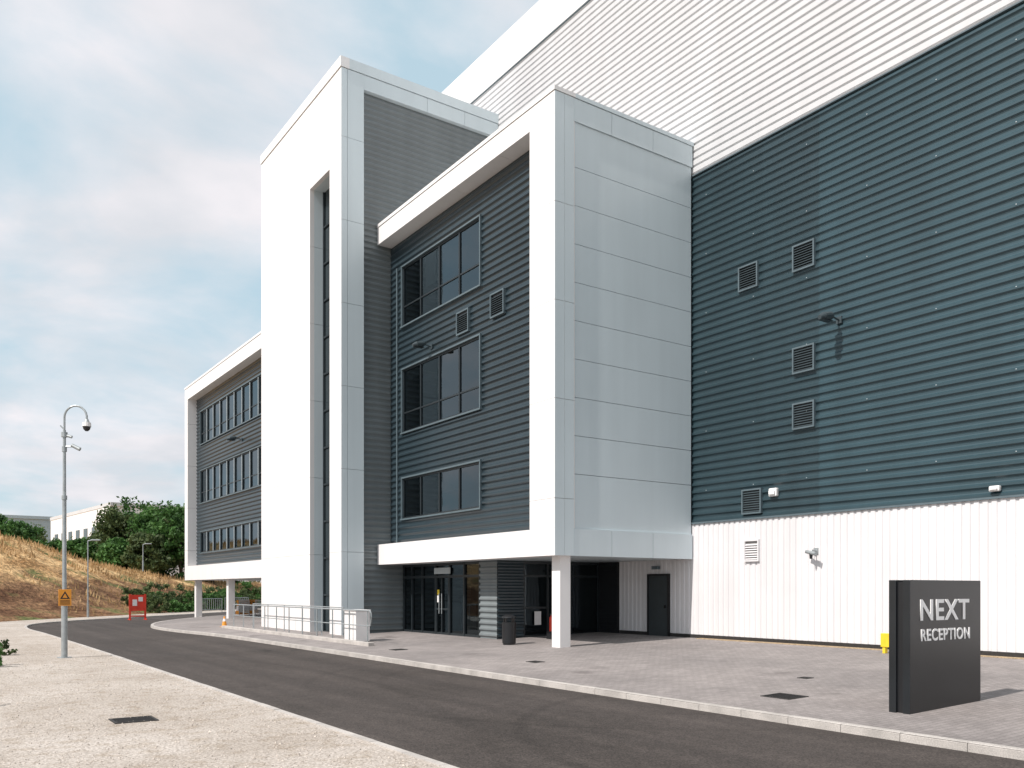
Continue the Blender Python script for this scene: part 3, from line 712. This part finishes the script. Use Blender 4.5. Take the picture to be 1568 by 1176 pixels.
def drain(x, y, w, l, z, slope=0.0, bars=7):
    e = empty("drain_cover"); a = MB()
    def Z(xx): return z+slope*(xx-x)
    def b3(x0,x1,y0,y1,dz0,dz1,mi=0):
        i = len(a.v)
        for dz in (dz0, dz1):
            for (xx, yy) in ((x0,y0),(x1,y0),(x1,y1),(x0,y1)): a.v.append((xx,yy,Z(xx)+dz))
        for f in ((0,3,2,1),(4,5,6,7),(0,1,5,4),(1,2,6,5),(2,3,7,6),(3,0,4,7)): a.f.append(tuple(i+q for q in f)); a.m.append(mi)
    b3(x-w/2,x+w/2,y-l/2,y-l/2+0.04,0,0.012); b3(x-w/2,x+w/2,y+l/2-0.04,y+l/2,0,0.012)
    b3(x-w/2,x-w/2+0.04,y-l/2+0.04,y+l/2-0.04,0,0.012); b3(x+w/2-0.04,x+w/2,y-l/2+0.04,y+l/2-0.04,0,0.012)
    b3(x-w/2+0.04,x+w/2-0.04,y-l/2+0.04,y+l/2-0.04,0,0.004,1)
    for k in range(bars):
        yy = y-l/2+0.06+(l-0.12)*(k+0.5)/bars; b3(x-w/2+0.04,x+w/2-0.04,yy-0.014,yy+0.014,0.004,0.010)
    a.obj("grate", [M_iron, M_black], e)
drain(12.72, 9.9, 0.55, 0.62, ZP+0.027*1.72, 0.027)
drain(2.75, 14.2, 0.62, 0.55, ZV-0.018)
drain(12.6, 24.6, 0.45, 0.45, ZP+0.027*1.6, 0.027)
drain(13.3, 18.2, 0.32, 0.42, ZP+0.027*2.3, 0.027)
drain(15.2, 11.3, 0.24, 0.24, ZP+0.027*4.2, 0.027)

P = empty("cctv_camera_pole"); px, py = 3.6, 28.4; RV = Vector((0.823,-0.568,0))
a = MB(); a.tube((px,py,-0.36),(px,py,-0.33),0.20,0.20,12); a.tube((px,py,-0.36),(px,py,1.3),0.085,0.085,14); a.tube((px,py,1.3),(px,py,1.36),0.085,0.06,14); a.tube((px,py,1.36),(px,py,4.35),0.06,0.055,14)
a.tube((px,py,4.30),(px,py,4.42),0.075,0.075,14); a.tube((px,py,4.42),(px,py,6.35),0.048,0.042,12)
c0 = Vector((px,py,6.72)); pts = [Vector((px,py,6.3))]
for k in range(0, 13):
    t = math.pi-math.pi*k/12*1.05
    pts.append(c0+RV*(0.33+0.33*math.cos(t))+Vector((0,0,0.34*math.sin(t))))
a.path(pts, 0.030, 8)
e1 = pts[-1]
a.tube(e1, e1+Vector((0,0,-0.10)), 0.05, 0.085, 12); a.obj("pole_and_hook", M_galv, P)
d = MB(); d.tube(e1+Vector((0,0,-0.10)), e1+Vector((0,0,-0.22)), 0.115, 0.125, 14); d.obj("dome_housing", M_white, P)
d = MB(); d.tube(e1+Vector((0,0,-0.22)), e1+Vector((0,0,-0.30)), 0.11, 0.09, 14); d.tube(e1+Vector((0,0,-0.30)), e1+Vector((0,0,-0.35)), 0.09, 0.04, 14); d.obj("dome_lens", M_black, P)
d = MB(); q = Vector((px,py,5.86)); d.path([q, q+RV*0.22], 0.025); d.tube(q+RV*0.22+Vector((0,0,0.04)), q+RV*0.46+Vector((0,0,-0.08)), 0.055, 0.06, 10)
d.tube(q+Vector((0,0,0.28)), q+RV*-0.0+Vector((0,0,0.42)), 0.09, 0.09, 10); d.tube(q+Vector((0,0,0.35)), q+RV*0.22+Vector((0,0,0.28)), 0.045, 0.045, 10)
d.tube(q+Vector((0,0,-0.15)), q+Vector((0,0,-0.0)), 0.07, 0.07, 10); d.path([q+Vector((0,0,0.5)), q-RV*0.12+Vector((0,0,0.62))], 0.02); d.obj("side_cameras", M_galv, P)
d = MB(); d.box(px-0.17, px+0.17, py-0.12, py-0.105, 1.18, 1.66); d.obj("warning_plate", M_org, P, bevel=0.004)
d = MB(); z0 = 1.38; d.tri((px-0.13,py-0.124,z0),(px+0.13,py-0.124,z0),(px,py-0.124,z0+0.23)); 
for k in range(4): d.box(px-0.13, px+0.13, py-0.1235, py-0.121, 1.22+k*0.035, 1.235+k*0.035)
d.obj("warning_symbol", M_black, P)
d = MB(); d.tri((px-0.07,py-0.127,z0+0.03),(px+0.07,py-0.127,z0+0.03),(px,py-0.127,z0+0.16)); d.obj("symbol_centre", M_org, P)

def street_lamp(x, y, zb, h):
    e = empty("street_lamp"); a = MB(); a.tube((x,y,zb),(x,y,zb+1.1),0.08,0.08,10); a.tube((x,y,zb+1.1),(x,y,zb+h),0.055,0.04,10)
    a.tube((x,y,zb+h),(x+0.25,y-0.1,zb+h+0.06),0.035,0.035,8); a.obj("pole", M_galv, e)
    b2 = MB(); b2.prism([(x+0.18,y-0.02),(x+0.22,y-0.2),(x+0.72,y-0.42),(x+0.80,y-0.28),(x+0.3,y+0.02)], zb+h+0.02, zb+h+0.12); b2.obj("lamp_head", M_galv, e, bevel=0.02)
street_lamp(10.3, 69.2, -0.4, 5.6)
street_lamp(19.5, 96, Hx(19.5)-0.5, 2.8)

F = empty("site_notice_board"); fx, fy = 12.5, 63.2
a = MB(); a.box(fx-0.55, fx-0.43, fy, fy+0.06, ZR, 1.35); a.box(fx+0.43, fx+0.55, fy, fy+0.06, ZR, 1.35); a.box(fx-0.43, fx+0.43, fy+0.005, fy+0.05, 0.2, 1.30)
a.box(fx-0.43, fx+0.43, fy+0.01, fy+0.05, -0.2, -0.1); a.box(fx-0.55,fx-0.47,fy-0.35,fy+0.4,ZR,ZR+0.06); a.box(fx+0.47,fx+0.55,fy-0.35,fy+0.4,ZR,ZR+0.06); a.obj("frame", M_red, F)
a = MB(); a.box(fx-0.33, fx-0.04, fy-0.004, fy+0.003, 0.55, 0.98); a.box(fx+0.05, fx+0.33, fy-0.004, fy+0.003, 0.85, 1.15); a.obj("notices", M_white, F)

Yp = empty("hydrant_marker_post"); a = MB(); a.box(21.0, 21.12, 13.14, 13.22, -0.05, 0.30); a.box(20.98, 21.14, 13.02, 13.26, 0.14, 0.50); a.obj("post_and_plate", M_yel, Yp, bevel=0.01)

E = empty("fire_extinguisher"); a = MB(); ex, ey = 18.55, 24.4
a.tube((ex,ey,0.18),(ex,ey,0.66),0.085,0.085,14); a.tube((ex,ey,0.66),(ex,ey,0.74),0.085,0.03,14); a.obj("cylinder", M_red, E)
a = MB(); a.box(ex-0.13,ex+0.13,ey-0.13,ey+0.13,-0.10,0.18); a.box(ex-0.08,ex+0.05,ey-0.02,ey+0.02,0.74,0.80); a.path([(ex+0.04,ey,0.76),(ex+0.12,ey,0.6),(ex+0.10,ey,0.3)],0.012); a.obj("base_valve_and_hose", M_black, E)

def barrier(x0, y0, x1, y1, z):
    e = empty("crowd_barrier"); a = MB(); p = Vector((x0,y0,z)); q = Vector((x1,y1,z)); up = Vector((0,0,1))
    for h in (0.2, 1.05): a.tube(p+up*h, q+up*h, 0.025)
    for k in range(13):
        s = p.lerp(q, k/12); a.tube(s+up*(0.2 if 0 < k < 12 else 0), s+up*1.05, 0.02 if 0 < k < 12 else 0.028, n=6)
    a.obj("barrier_frame", M_galv, e)
barrier(17.5, 67.5, 20.0, 69.5, -0.1); barrier(20.3, 69.7, 22.8, 71.7, -0.05); barrier(18.5, 58.0, 18.6, 60.5, -0.1); barrier(18.6, 54.5, 18.6, 57.0, -0.1)
def pbarrier(x0, y0, x1, y1, z):
    e = empty("plastic_road_barrier"); p = Vector((x0,y0,z)); q = Vector((x1,y1,z)); d = (q-p).normalized(); nn = Vector((-d.y,d.x,0))
    a = MB(); b2 = MB()
    for (z0, z1, th, mbx) in ((0.0,0.25,0.22,a),(0.25,0.6,0.12,b2),(0.6,0.72,0.10,a),(0.82,1.0,0.10,a)):
        mbx.prism([tuple((p+nn*th)[:2]),tuple((q+nn*th)[:2]),tuple((q-nn*th)[:2]),tuple((p-nn*th)[:2])], z+z0+0.002, z+z1)
    for t in (0.05, 0.5, 0.95):
        s = p.lerp(q, t); a.tube(s+Vector((0,0,0.7)), s+Vector((0,0,0.84)), 0.05)
    a.obj("orange_body", M_org, e); b2.obj("white_panel_band", M_white, e)
pbarrier(19.6, 63.2, 20.9, 63.9, -0.08); pbarrier(18.6, 60.9, 19.8, 61.3, -0.08)
K = empty("traffic_cone"); a = MB(); kx, ky = 12.9, 44.4
a.box(kx-0.18,kx+0.18,ky-0.18,ky+0.18,-0.26,-0.22); a.tube((kx,ky,-0.22),(kx,ky,0.05),0.13,0.085,14,0); a.tube((kx,ky,0.18),(kx,ky,0.30),0.055,0.03,14,0); a.obj("cone", M_org, K)
a = MB(); a.tube((kx,ky,0.05),(kx,ky,0.18),0.088,0.056,14); a.obj("reflective_band", M_white, K)

Fn = empty("mesh_fence"); a = MB()
pp = [bank_at(i, 24) for i in range(168, 230, 2)]
for p, q in zip(pp[:-1], pp[1:]):
    a.tube(p, p+Vector((0,0,1.5)), 0.04, n=6)
    for h in (0.25, 0.85, 1.45): a.tube(p+Vector((0,0,h)), q+Vector((0,0,h)), 0.022, n=5)
    for k in range(1, 8):
        s = p.lerp(q, k/8); a.tube(s+Vector((0,0,0.1)), s+Vector((0,0,1.5)), 0.012, n=4)
a.obj("posts_and_mesh", M_galv, Fn)

H = empty("distant_white_building")
A = Vector((31.6,185)); Bp = Vector((26.6,233)); Cp = Vector((47.0,186.2)); Dp = Bp+Cp-A
a = MB(); a.prism([tuple(A),tuple(Cp),tuple(Dp),tuple(Bp)], 2, 18.2); a.obj("walls", M_white, H)
def off(p, c, k): return tuple(c+(p-c)*k)
cc = (A+Dp)/2
a = MB(); a.prism([off(A,cc,1.012),off(Cp,cc,1.012),off(Dp,cc,1.012),off(Bp,cc,1.012)], 18.2, 18.9); a.obj("roof_band", M_light, H)
a = MB(); u = (Bp-A).normalized(); nn = Vector((-u.y, u.x))
if nn.x > 0: nn = -nn
for k in range(7):
    for (z0, z1) in ((12.4,14.6),(7.5,9.7)):
        s0 = A+u*(4+k*6.2); s1 = s0+u*2.6
        a.prism([tuple(s0+nn*0.15), tuple(s1+nn*0.15), tuple(s1-nn*0.1), tuple(s0-nn*0.1)], z0, z1)
a.obj("windows", M_trim, H)
G = empty("distant_grey_shed")
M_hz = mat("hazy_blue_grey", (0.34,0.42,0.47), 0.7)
a = MB(); a.prism([(14,262),(32,262),(32,300),(14,300)], 2, 20.5); a.obj("walls", M_hz, G)
a = MB(); a.prism([(13.6,261.6),(32.4,261.6),(32.4,300.4),(13.6,300.4)], 20.5, 21.3); a.obj("roof_edge", M_hz, G)

# ------------------------------------------------------------------ sky, sun
el, az = math.radians(47), math.radians(3)
w = D.worlds.new("World"); scene.world = w; w.use_nodes = True
nt = w.node_tree; N = nt.nodes; L = nt.links; N.clear()
o = N.new("ShaderNodeOutputWorld"); bg = N.new("ShaderNodeBackground"); bg.inputs[1].default_value = 0.12
sk = N.new("ShaderNodeTexSky"); sk.sky_type = 'NISHITA'; sk.sun_disc = False; sk.sun_elevation = el; sk.sun_rotation = math.radians(267); sk.dust_density = 2.0; sk.ozone_density = 1.0
tc = N.new("ShaderNodeTexCoord"); sp = N.new("ShaderNodeSeparateXYZ"); L.new(tc.outputs["Generated"], sp.inputs[0])
def mth(op, a, b2=None):
    m = N.new("ShaderNodeMath"); m.operation = op
    for i, x in enumerate((a, b2)):
        if x is None: continue
        if isinstance(x, (int, float)): m.inputs[i].default_value = x
        else: L.new(x, m.inputs[i])
    return m.outputs[0]
zc = mth('ADD', mth('MAXIMUM', sp.outputs[2], 0.0), 0.24)
cb = N.new("ShaderNodeCombineXYZ"); L.new(mth('DIVIDE', sp.outputs[0], zc), cb.inputs[0]); L.new(mth('DIVIDE', sp.outputs[1], zc), cb.inputs[1])
mpw = N.new("ShaderNodeMapping"); mpw.inputs["Location"].default_value = (5.1, 1.9, 0); L.new(cb.outputs[0], mpw.inputs[0])
n1 = N.new("ShaderNodeTexNoise"); n1.inputs["Scale"].default_value = 1.9; n1.inputs["Detail"].default_value = 9; n1.inputs["Roughness"].default_value = 0.52; n1.inputs["Distortion"].default_value = 0.25
L.new(mpw.outputs[0], n1.inputs["Vector"])
rp = N.new("ShaderNodeValToRGB"); rp.color_ramp.elements[0].position = 0.37; rp.color_ramp.elements[1].position = 0.58; L.new(n1.outputs["Fac"], rp.inputs[0])
hz = N.new("ShaderNodeMixRGB"); hz.inputs[0].default_value = 0.80; L.new(sk.outputs[0], hz.inputs[1]); hz.inputs[2].default_value = (4.9, 6.5, 7.3, 1)
n2 = N.new("ShaderNodeTexNoise"); n2.inputs["Scale"].default_value = 2.4; n2.inputs["Detail"].default_value = 6; L.new(cb.outputs[0], n2.inputs["Vector"])
r2 = N.new("ShaderNodeValToRGB"); r2.color_ramp.elements[0].position = 0.38; r2.color_ramp.elements[1].position = 0.62
r2.color_ramp.elements[0].color = (0.61,0.63,0.67,1); r2.color_ramp.elements[1].color = (0.80,0.765,0.79,1); L.new(n2.outputs["Fac"], r2.inputs[0])
sc = N.new("ShaderNodeVectorMath"); sc.operation = 'SCALE'; sc.inputs[3].default_value = 10.0; L.new(r2.outputs[0], sc.inputs[0])
mx = N.new("ShaderNodeMixRGB"); L.new(rp.outputs[0], mx.inputs[0]); L.new(hz.outputs[0], mx.inputs[1]); L.new(sc.outputs[0], mx.inputs[2])
L.new(mx.outputs[0], bg.inputs[0]); L.new(bg.outputs[0], o.inputs[0])

sd = D.lights.new("sun", 'SUN'); sd.energy = 5.0; sd.angle = math.radians(0.5); sd.color = (1.0, 0.93, 0.87)
so = D.objects.new("sun", sd); COL.objects.link(so)
sv = Vector((-math.cos(el)*math.cos(az), -math.cos(el)*math.sin(az), math.sin(el)))
so.rotation_euler = sv.to_track_quat('Z', 'Y').to_euler(); so.location = sv*50

# ------------------------------------------------------------------ camera
cd = D.cameras.new("camera"); cam = D.objects.new("camera", cd); COL.objects.link(cam)
cam.location = (0, 0, 1.65); cam.rotation_euler = (math.radians(90), 0, -math.asin(0.568))
cd.sensor_width = 36; cd.lens = 36*1323/1568; cd.shift_y = (903-588)/1568; cd.clip_end = 5000; cd.clip_start = 0.1
scene.camera = cam
scene.view_settings.view_transform = 'Standard'; scene.view_settings.look = 'None'; scene.view_settings.exposure = 0
